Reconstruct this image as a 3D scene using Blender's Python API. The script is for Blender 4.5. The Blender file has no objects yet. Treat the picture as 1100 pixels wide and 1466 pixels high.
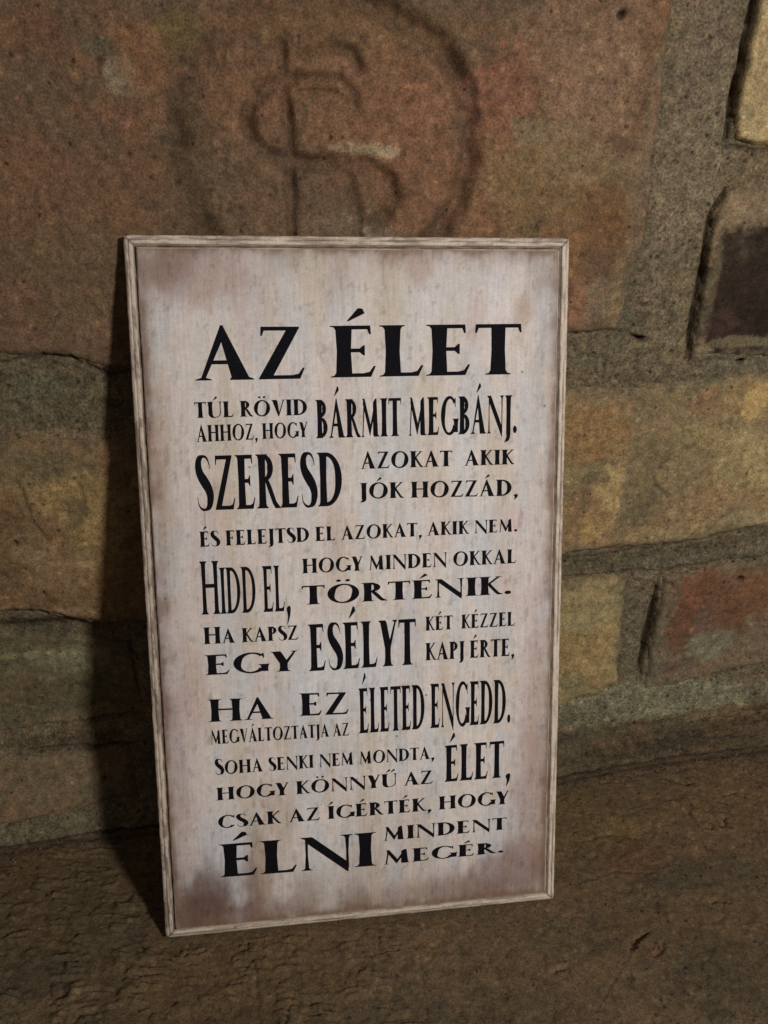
import bpy, math
import numpy as np
from mathutils import Matrix, Vector, geometry

# ------------------------------------------------------------------ camera, light, exposure
scene = bpy.context.scene
COL = scene.collection

R = np.array([[0.98966027, -0.03625048, 0.13877483],
              [-0.14074155, -0.4319313, 0.89085754],
              [0.02764718, -0.9011777, -0.4325672]])
cam_data = bpy.data.cameras.new('camera')
cam = bpy.data.objects.new('camera', cam_data)
COL.objects.link(cam)
right, up, back = R @ [1, 0, 0], R @ [0, -1, 0], R @ [0, 0, -1]
M4 = Matrix.Identity(4)
for i in range(3):
    M4[i][0], M4[i][1], M4[i][2] = right[i], up[i], back[i]
M4[0][3], M4[1][3], M4[2][3] = 0.05478782, -0.30722084, 0.38006778
cam.matrix_world = M4
cam_data.sensor_fit = 'VERTICAL'
cam_data.sensor_height = 24.0
cam_data.lens = 24.0 * 1248.0 / 1466.0
cam_data.clip_start = 0.01
cam_data.clip_end = 50.0
scene.camera = cam

world = bpy.data.worlds.new('World')
scene.world = world
world.use_nodes = True
bg = world.node_tree.nodes['Background']
bg.inputs['Color'].default_value = (1.0, 0.90, 0.82, 1)
bg.inputs['Strength'].default_value = 0.088

lamp_data = bpy.data.lights.new('lamp', 'POINT')
lamp_data.energy = 25.0
lamp_data.shadow_soft_size = 0.048
lamp_data.color = (1.0, 0.965, 0.925)
lamp = bpy.data.objects.new('lamp', lamp_data)
lamp.location = (0.51, -0.70, 0.66)
COL.objects.link(lamp)

scene.view_settings.view_transform = 'Standard'
scene.view_settings.look = 'None'
scene.view_settings.exposure = 0.0
scene.view_settings.gamma = 1.0

# ------------------------------------------------------------------ numpy noise
def _hash(ix, iy, seed):
    h = (ix.astype(np.int64) * 374761393 + iy.astype(np.int64) * 668265263 + seed * 1442695041) & 0xFFFFFFFF
    h = ((h ^ (h >> 13)) * 1274126177) & 0xFFFFFFFF
    h = h ^ (h >> 16)
    return h

def noise(x, y, seed=0):
    """gradient noise, about -1..1"""
    x = np.asarray(x, float); y = np.asarray(y, float)
    ix = np.floor(x); iy = np.floor(y)
    fx = x - ix; fy = y - iy
    ux = fx * fx * fx * (fx * (fx * 6 - 15) + 10); uy = fy * fy * fy * (fy * (fy * 6 - 15) + 10)
    def g(dx, dy):
        a = _hash(ix + dx, iy + dy, seed) * (2 * np.pi / 4294967296.0)
        return np.cos(a) * (fx - dx) + np.sin(a) * (fy - dy)
    a = g(0, 0) * (1 - ux) + g(1, 0) * ux
    b = g(0, 1) * (1 - ux) + g(1, 1) * ux
    return 1.5 * (a * (1 - uy) + b * uy)

def fbm(x, y, scale, octv=4, seed=0, gain=0.5):
    """scale = size in mm of the largest lumps"""
    s = 0; a = 1.0; n = 0
    for o in range(octv):
        s = s + a * noise(x / scale * 2 ** o + 17.3 * o, y / scale * 2 ** o - 9.1 * o, seed + 31 * o)
        n += a; a *= gain
    return s / n * 1.6

def cells(x, y, scale, seed=0):
    """distance to the nearest random point, in cells"""
    x = np.asarray(x, float) / scale; y = np.asarray(y, float) / scale
    ix = np.floor(x); iy = np.floor(y)
    best = np.full(x.shape, 9.0); pick = np.zeros(x.shape)
    for dx in (-1, 0, 1):
        for dy in (-1, 0, 1):
            h = _hash(ix + dx, iy + dy, seed); h2 = _hash(ix + dx, iy + dy, seed + 77)
            px = ix + dx + (h & 0xFFFF) / 65536.0; py = iy + dy + ((h >> 16) & 0xFFFF) / 65536.0
            d = np.hypot(px - x, py - y)
            m = d < best
            best = np.where(m, d, best); pick = np.where(m, (h2 & 0xFFFF) / 65536.0, pick)
    return best, pick

def smooth(a, b, v):
    t = np.clip((v - a) / (b - a), 0, 1)
    return t * t * (3 - 2 * t)

def lin(c):
    c = np.array(c, float) / 255.0
    return np.where(c <= 0.04045, c / 12.92, ((c + 0.055) / 1.055) ** 2.4)

def sd_poly(x, y, poly):
    """signed distance, positive inside"""
    d = np.full(x.shape, 1e9); inside = np.zeros(x.shape, bool)
    n = len(poly)
    for i in range(n):
        ax, ay = poly[i]; bx, by = poly[(i + 1) % n]
        ex, ey = bx - ax, by - ay
        wx, wy = x - ax, y - ay
        t = np.clip((wx * ex + wy * ey) / (ex * ex + ey * ey), 0, 1)
        d = np.minimum(d, np.hypot(wx - t * ex, wy - t * ey))
        c = ((ay > y) != (by > y))
        with np.errstate(divide='ignore', invalid='ignore'):
            xx = ax + (y - ay) * ex / (ey if ey != 0 else 1e-9)
        inside ^= (c & (x < xx))
    return np.where(inside, d, -d)

def d_line(x, y, pts):
    """distance to a polyline and position 0..1 along it"""
    d = np.full(x.shape, 1e9); tt = np.zeros(x.shape)
    L = [math.dist(pts[i], pts[i + 1]) for i in range(len(pts) - 1)]
    tot = sum(L); acc = 0
    for i in range(len(pts) - 1):
        ax, ay = pts[i]; bx, by = pts[i + 1]
        ex, ey = bx - ax, by - ay
        t = np.clip(((x - ax) * ex + (y - ay) * ey) / (ex * ex + ey * ey), 0, 1)
        dd = np.hypot(x - ax - t * ex, y - ay - t * ey)
        m = dd < d
        d = np.where(m, dd, d); tt = np.where(m, (acc + t * L[i]) / tot, tt)
        acc += L[i]
    return d, tt

# ------------------------------------------------------------------ materials
def mineral(name, grain=900.0, bump=0.35, rough=0.92, val=0.30, hue=0.5, pits=0.22):
    """rough mineral surface: the colour lives on the mesh as stains, the nodes add grain, speckle and micro relief"""
    m = bpy.data.materials.new(name); m.use_nodes = True
    nt = m.node_tree; N = nt.nodes; L = nt.links
    b = N['Principled BSDF']
    b.inputs['Roughness'].default_value = rough
    b.inputs['Specular IOR Level'].default_value = 0.25
    at = N.new('ShaderNodeAttribute'); at.attribute_name = 'stain'
    tc = N.new('ShaderNodeNewGeometry')
    n1 = N.new('ShaderNodeTexNoise'); n1.inputs['Scale'].default_value = grain; n1.inputs['Detail'].default_value = 1.5; n1.inputs['Roughness'].default_value = 0.65
    n2 = N.new('ShaderNodeTexNoise'); n2.inputs['Scale'].default_value = grain * 0.22; n2.inputs['Detail'].default_value = 4; n2.inputs['Roughness'].default_value = 0.6
    L.new(tc.outputs['Position'], n1.inputs['Vector']); L.new(tc.outputs['Position'], n2.inputs['Vector'])
    r1 = N.new('ShaderNodeMapRange'); r1.inputs['From Min'].default_value = 0.3; r1.inputs['From Max'].default_value = 0.7
    r1.inputs['To Min'].default_value = 1 - val * 1.3; r1.inputs['To Max'].default_value = 1 + val * 1.3
    L.new(n1.outputs['Fac'], r1.inputs['Value'])
    r2 = N.new('ShaderNodeMapRange'); r2.inputs['From Min'].default_value = 0.3; r2.inputs['From Max'].default_value = 0.7
    r2.inputs['To Min'].default_value = 1 - val; r2.inputs['To Max'].default_value = 1 + val
    L.new(n2.outputs['Fac'], r2.inputs['Value'])
    mu = N.new('ShaderNodeMath'); mu.operation = 'MULTIPLY'
    L.new(r1.outputs[0], mu.inputs[0]); L.new(r2.outputs[0], mu.inputs[1])
    # slight colour grain
    mixc = N.new('ShaderNodeMix'); mixc.data_type = 'RGBA'; mixc.blend_type = 'OVERLAY'; mixc.inputs['Factor'].default_value = hue * 0.35
    n3 = N.new('ShaderNodeTexNoise'); n3.inputs['Scale'].default_value = grain * 0.6; n3.inputs['Detail'].default_value = 1
    L.new(tc.outputs['Position'], n3.inputs['Vector'])
    L.new(at.outputs['Color'], mixc.inputs['A']); L.new(n3.outputs['Color'], mixc.inputs['B'])
    vo = N.new('ShaderNodeTexVoronoi'); vo.inputs['Scale'].default_value = grain * 0.36; vo.inputs['Randomness'].default_value = 1
    L.new(tc.outputs['Position'], vo.inputs['Vector'])
    sp = N.new('ShaderNodeSeparateColor'); L.new(vo.outputs['Color'], sp.inputs[0])
    # pit radius differs from cell to cell; most cells have none
    rr = N.new('ShaderNodeMapRange'); rr.inputs['From Min'].default_value = 1 - pits; rr.inputs['From Max'].default_value = 1; rr.inputs['To Min'].default_value = -0.25; rr.inputs['To Max'].default_value = 0.40
    L.new(sp.outputs[0], rr.inputs['Value'])
    pm = N.new('ShaderNodeMapRange'); pm.interpolation_type = 'SMOOTHSTEP'; pm.inputs['To Min'].default_value = 0.42; pm.inputs['To Max'].default_value = 1
    hm = N.new('ShaderNodeMath'); hm.operation = 'SUBTRACT'
    L.new(vo.outputs['Distance'], hm.inputs[0]); L.new(rr.outputs[0], hm.inputs[1]); L.new(hm.outputs[0], pm.inputs['Value'])
    pm.inputs['From Min'].default_value = -0.12; pm.inputs['From Max'].default_value = 0.10
    mu2 = N.new('ShaderNodeMath'); mu2.operation = 'MULTIPLY'; L.new(mu.outputs[0], mu2.inputs[0]); L.new(pm.outputs[0], mu2.inputs[1]); mu = mu2
    sc = N.new('ShaderNodeVectorMath'); sc.operation = 'SCALE'
    L.new(mixc.outputs['Result'], sc.inputs[0]); L.new(mu.outputs[0], sc.inputs['Scale'])
    L.new(sc.outputs[0], b.inputs['Base Color'])
    bp = N.new('ShaderNodeBump'); bp.inputs['Strength'].default_value = bump; bp.inputs['Distance'].default_value = 0.0006
    ad = N.new('ShaderNodeMath'); ad.operation = 'ADD'
    L.new(n1.outputs['Fac'], ad.inputs[0]); L.new(n2.outputs['Fac'], ad.inputs[1])
    ad2 = N.new('ShaderNodeMath'); ad2.operation = 'ADD'; L.new(ad.outputs[0], ad2.inputs[0]); L.new(pm.outputs[0], ad2.inputs[1])
    L.new(ad2.outputs[0], bp.inputs['Height']); L.new(bp.outputs['Normal'], b.inputs['Normal'])
    return m

MAT_BRICK = mineral('fired_brick', 1050, 0.42, val=.27, pits=.07)
MAT_MORTAR = mineral('sandy_mortar', 900, 0.6, val=0.36, pits=.42)
MAT_FLOOR = mineral('stone_floor', 1000, 0.45, val=0.27)

# ------------------------------------------------------------------ mesh helpers (all millimetres in, metres out)
def link_mesh(name, verts, faces, mat, parent=None, colors=None, origin=(0, 0, 0), smooth_shade=True):
    """verts (n,3) metres, faces (m,4) or (m,3) int array"""
    verts = np.asarray(verts, float) - np.asarray(origin, float)
    faces = np.asarray(faces, np.int32)
    me = bpy.data.meshes.new(name)
    nv, nf, k = len(verts), len(faces), faces.shape[1]
    me.vertices.add(nv); me.vertices.foreach_set('co', verts.astype(np.float32).ravel())
    me.loops.add(nf * k); me.loops.foreach_set('vertex_index', faces.ravel())
    me.polygons.add(nf)
    me.polygons.foreach_set('loop_start', np.arange(0, nf * k, k, dtype=np.int32))
    me.update(calc_edges=True)
    if smooth_shade:
        me.polygons.foreach_set('use_smooth', np.ones(nf, bool))
    if colors is not None:
        at = me.color_attributes.new('stain', 'FLOAT_COLOR', 'POINT')
        c4 = np.concatenate([np.clip(colors, 0.004, 0.9), np.ones((nv, 1))], 1)
        at.data.foreach_set('color', c4.astype(np.float32).ravel())
    me.materials.append(mat)
    me.validate()
    o = bpy.data.objects.new(name, me); COL.objects.link(o)
    if parent is not None:
        o.parent = parent
        o.location = Vector(origin) - parent.matrix_basis.translation
    else:
        o.location = origin
    return o

def grid_faces(nx, ny, keep=None):
    i = np.arange(nx * ny).reshape(ny, nx)
    a, b, c, d = i[:-1, :-1], i[:-1, 1:], i[1:, 1:], i[1:, :-1]
    f = np.stack([a, b, c, d], -1).reshape(-1, 4)
    if keep is not None:
        k = (keep[:-1, :-1] & keep[:-1, 1:] & keep[1:, 1:] & keep[1:, :-1]).ravel()
        f = f[k]
    return f

def compact(verts, faces, colors):
    used = np.unique(faces)
    remap = np.full(len(verts), -1); remap[used] = np.arange(len(used))
    return verts[used], remap[faces], colors[used]

def axis(stops):
    """nonuniform coordinates: [(start, end, step), ...]"""
    out = []
    for a, b, s in stops:
        n = max(1, int(round((b - a) / s)))
        out.append(np.linspace(a, b, n, endpoint=False))
    out.append(np.array([stops[-1][1]]))
    return np.concatenate(out)

# ------------------------------------------------------------------ the wall
YW = 100.5          # depth of the wall plane (mm); the board's top back edge leans on it
ZF = -2.5           # floor level

SK_X = [-400, -60, 40, 233, 263, 292, 331, 367, 700]
SK_Z = [72, 70, 62, 33, 34, 38, 44, 50, 60]
YF_X = [-400, -95, -52, 120, 232, 269, 304, 349, 389, 700]
YF_Y = [62, 68.5, 73, 79, 87, 93, 97, 99.5, 100, 98]

def skirt(x, z):
    """how far the mortar at the foot of the wall comes forward"""
    zt = np.interp(x, SK_X, SK_Z); yf = np.interp(x, YF_X, YF_Y) + 1.2 * fbm(x, x * 0, 30, 3, 5)
    t = np.clip((zt - z) / (zt - ZF), 0, 1.3)
    return (YW - yf) * t ** 1.35 * np.where(t > 0, 1, 0)

CRACKS = [  # points, half width mm, depth mm, taper (0 none, 1 to the ends)
    ([[274.2, 425], [273.9, 416.4], [272.9, 407.9], [272.8, 395.1], [272.6, 385.3], [272.2, 377.9], [272.9, 369.5], [271.6, 364.5]], 1.5, 4.5, .3),
    ([[270.9, 362.3], [283.2, 361.6], [293.4, 360.9], [330, 360]], 0.8, 2.5, .2),
    ([[276.1, 344.0], [273.2, 337.1], [271.2, 331.1], [271.5, 317.2], [272.6, 304.4], [272.0, 294.2], [272.7, 281.0], [272.3, 267.5], [274.0, 259.6]], 1.9, 6.0, .55),
    ([[275.1, 260.9], [290.6, 261.8], [302.4, 260.2], [316.8, 261.9]], 0.5, 1.2, .5),
    ([[299, 260.9], [302.4, 260.2], [305.5, 261.2]], 1.2, 3, .8),
    ([[207.6, 275.2], [225.0, 276.8], [235.8, 277.4], [244.2, 273.1], [250.3, 274.1]], 0.5, 1.6, .4),
    ([[240, 275.4], [245.3, 272.8], [249, 273.8]], 1.0, 3.5, .8),
    ([[-60.9, 264.2], [-44.0, 267.2], [-29.3, 267.4], [-26.8, 264.7], [-20.6, 261.7], [-13.6, 257.6], [-2.5, 260.4]], 0.8, 2.4, .3),
    ([[-52.0, 262.2], [-40, 264.6], [-31, 262.4], [-22, 259.7]], 0.4, 0.9, .6),
    ([[-100, 133.0], [-81.2, 133.6], [-61.0, 134.1], [-52.4, 130.5], [-43.1, 125.6], [-34.9, 126.0]], 0.6, 1.6, .3),
    ([[-79, 46], [-60, 45.2], [-42, 44.0], [-19.9, 45.0]], 1.1, 3.0, .5),
    ([[279.8, 136.5], [279.6, 118.3], [279.0, 98.5], [278.9, 78.1], [279.7, 54.8]], 1.9, 6.0, 1.0),
    ([[222.7, 135.8], [260.0, 137.6], [282.1, 138.4], [316.3, 142.0], [350.8, 145.6]], 0.7, 1.6, .2),
    ([[222.7, 148.5], [250, 150.6], [280, 153.4], [330, 163]], 0.5, 1.1, .1),
    ([[263.6, 200.1], [265.6, 193], [268.9, 190.0], [272, 188], [277.3, 183.4]], 0.45, 1.6, .6),
    ([[240.1, 200.8], [256.3, 210.4], [267.4, 221.2]], 0.5, 0.8, .5),
    ([[265, 237], [272, 228], [280, 222], [286, 212]], 0.5, 0.8, .5),
    ([[-20.4, 344.2], [-17.1, 343.4], [-15.8, 339.8], [-7.1, 340.8]], 0.4, 0.9, .5),
    ([[-62.5, 208.4], [-59.5, 202.4], [-56.6, 185.7], [-50.8, 174.5]], 0.7, 1.5, .6),
    ([[-36, 207], [-32.7, 204.5], [-31.4, 196.2], [-31.9, 186.2]], 0.6, 1.3, .6),
    ([[-50, 192], [-40, 190], [-31.9, 186.2]], 0.4, 0.9, .6),
    ([[-24.2, 379.9], [-18.3, 372.3]], 0.4, 0.8, .5),
    ([[154, 333], [168, 328]], .4, .7, .6),
    ([[252, 300], [254, 288], [248, 280]], .6, 1.0, .6),
    ([[338, 101], [325, 108], [312, 104]], .5, 1.0, .6),
]
IMPRINT = [  # the worn maker's mark pressed into the big brick
    ([[77.6, 392.9], [83.2, 395.1], [88.6, 396.1], [94.7, 395.8], [98.6, 394.6], [101.9, 389.3]], 1.5, 1.5),
    ([[70.5, 383.9], [81.6, 385.4], [93.6, 385.1], [99.9, 380.2], [100.2, 373.2], [97.0, 368.5]], 1.2, 1.2),
    ([[76, 379.5], [84, 380.4], [92, 380.0]], 1.0, .8),
    ([[74.3, 384.8], [67.8, 382.9], [60.5, 378.4], [55.6, 372.0], [54.4, 364.5], [58.2, 357.9], [66.0, 353.9], [77.1, 352.0], [93.8, 351.7], [107.0, 352.0], [115.0, 346.1], [117.4, 338.5], [114.1, 332.2], [108, 326]], 2.0, 1.9),
    ([[69.7, 397.0], [69.9, 380.5], [72.2, 362.2], [72.4, 345.4], [72.5, 317.7], [72, 306]], 1.5, 1.7),
    ([[96.6, 349.5], [99.8, 339.7], [102.2, 328.2], [102, 318]], 1.6, 2.1),
    ([[100.4, 413.2], [115.3, 409.5], [130.9, 402.5], [141.8, 391.6], [147.8, 379.2], [150.6, 365.7], [150.4, 352.8], [146.7, 336.5], [139.3, 324.6], [128.2, 311.8], [111.2, 300], [91.0, 296], [65.0, 299]], 2.7, 3.0),
    ([[103.2, 413.2], [80.5, 412.8], [60.7, 408.9], [43.9, 400.4], [31.2, 388.1], [25.2, 367.9], [25.4, 346.3], [33.5, 326.3], [46, 308], [66, 299]], 2.9, 1.25),
]
PITS = [([213.4, 412.8], 1.7), ([221.8, 379.1], .8), ([206.2, 372.3], .8), ([4.8, 353.7], .9), ([14.2, 352.5], .6), ([13.3, 345.3], .7), ([23.9, 342.7], .9),
        ([245.3, 272.8], 1.5), ([286.9, 359.1], 1.3), ([283.4, 356.3], .9), ([-57.4, 145.6], .9), ([-52.7, 125.8], .8), ([287.0, 129.6], .9),
        ([330.1, 130.6], 1.8), ([302.4, 260.2], 1.6), ([-66.5, 174], 1.1), ([312, 121], .8), ([241, 112], .7), ([239, 66], .7), ([-38, 28], .9),
        ([228, 118], .7), ([-3, 389], .9), ([-47, 398], 1.2), ([247, 176], .9), ([236, 168], .7), ([291, 170], .9)]

def relief(x, z, roughness=1.0):
    """height (mm) shared by bricks and mortar: waviness, cracks, holes"""
    wx = x + 2.0 * fbm(x, z, 9, 2, 71); wz = z + 2.0 * fbm(x, z, 9, 2, 72)
    h = 1.1 * fbm(x, z, 60, 3, 1) + 0.42 * roughness * fbm(wx, wz, 13, 4, 2) + 0.13 * roughness * fbm(x, z, 3.2, 3, 3)
    # flaked patches with small steps
    fl = fbm(wx, wz, 24, 4, 9)
    h -= 0.48 * roughness * smooth(0.18, 0.225, fl) + 0.40 * roughness * smooth(-0.30, -0.34, fl)
    jx = x + 0.8 * fbm(x, z, 12, 3, 21, .4); jz = z + 0.8 * fbm(x, z, 12, 3, 22, .4)
    for pts, w, dep, tap in CRACKS:
        d, t = d_line(jx, jz, pts)
        ww = w * (1 - tap * (2 * np.abs(t - 0.5)) ** 2.2) * (1 + 0.2 * noise(x / 9, z / 9, 8))
        ww = np.maximum(ww, 0.12)
        h -= dep * np.exp(-(d / ww) ** 2) * np.clip(ww / w + .2, 0, 1)
    for (px, pz), r in PITS:
        d = np.hypot(jx - px, (jz - pz))
        h -= 2.6 * r * np.exp(-(d / r) ** 4)
    dc, pk = cells(x, z, 9.0, 4)
    rad = 0.04 + 0.10 * pk
    h -= np.where(pk > 0.85, 1.0 * np.exp(-(dc / rad) ** 4), 0) * roughness
    return h

def crack_shade(x, z):
    """0..1: depth shade of the cracks and holes, painted in as dark brown"""
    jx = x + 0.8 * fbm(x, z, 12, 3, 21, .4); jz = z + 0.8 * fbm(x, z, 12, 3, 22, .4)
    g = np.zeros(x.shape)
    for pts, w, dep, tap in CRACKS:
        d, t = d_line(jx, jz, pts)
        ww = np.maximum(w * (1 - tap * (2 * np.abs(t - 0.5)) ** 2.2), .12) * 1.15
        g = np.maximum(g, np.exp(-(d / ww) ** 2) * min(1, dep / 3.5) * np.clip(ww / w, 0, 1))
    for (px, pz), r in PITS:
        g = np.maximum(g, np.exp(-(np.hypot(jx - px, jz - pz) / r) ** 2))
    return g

def imprint(x, z):
    h = 0
    jx = x + .55 * fbm(x, z, 18, 4, 31, .5); jz = z + .55 * fbm(x, z, 18, 4, 32, .5)
    fade = np.clip(1 + .6 * fbm(x, z, 22, 3, 67), .4, 1.4)
    for pts, w, dep in IMPRINT:
        d, t = d_line(jx, jz, pts)
        d = d * (1 - .15 * noise(x / 7, z / 7, 3))
        h = np.minimum(h, -1.55 * dep * np.exp(-(d / (1.75 * w)) ** 2.0) * fade)
        h = h + .16 * dep * np.exp(-((d - 2.6 * w) / (.9 * w)) ** 2)
    return h

# ---- colours: base per piece + irregular patches of stain, lime, fire marks and a painted highlight (sRGB as they would look in full light)
K = np.array([1.16, 1.10, 0.98])
GREY = 0.13
def paint(x, z, base, patches, seed=0, mottled=1.0):
    n = fbm(x, z, 45, 5, 100 + seed, 0.6); n2 = fbm(x, z, 11, 4, 200 + seed, 0.6); n3 = fbm(x, z, 3.0, 3, 300 + seed)
    c = np.empty(x.shape + (3,)); c[:] = lin(base)
    warm = np.array([1.14, 0.98, 0.88]); cool = np.array([0.92, 0.985, 1.02])
    a = np.clip(0.5 + 0.9 * mottled * n + .35 * n2, 0, 1)[..., None]
    c = c * (cool * (1 - a) + warm * a)
    wobs = [0.80 * fbm(x, z, s, 6, 400 + seed + s, 0.74) for s in (12, 17, 24)] if patches else []
    for q, (px, pz, rx, rz, col, st) in enumerate(patches):
        wob = wobs[q % 3]
        d = np.hypot((x - px) / rx, (z - pz) / rz) + wob
        m = (smooth(1.22, 0.72, d) * st)[..., None]
        c = c * (1 - m) + lin(col) * m
    v = 1 + 0.16 * mottled * n2 + 0.16 * n3 + 0.10 * n
    # pale flecks and dark specks of the clay
    dc, pk = cells(x, z, 5.5, 11 + seed)
    fl = np.where(pk > .86, np.exp(-(dc / .16) ** 2) * .7, 0) - np.where(pk < .15, np.exp(-(dc / .13) ** 2) * .6, 0)
    c = c * (1 - GREY) + c.mean(-1, keepdims=True) * GREY
    return c * np.clip(v + fl, 0.25, 2)[..., None] * K

def empty(name, loc, rot=(0, 0, 0)):
    o = bpy.data.objects.new(name, None); COL.objects.link(o)
    o.empty_display_size = 0.05
    o.location = loc; o.rotation_euler = rot
    return o

wall = empty('brick_wall', (0.15, YW / 1000, ZF / 1000))
wall['label'] = 'old weathered brick wall with smeared grey mortar rising behind the printed board'
wall['category'] = 'wall'

FINE = 1.0
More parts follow.
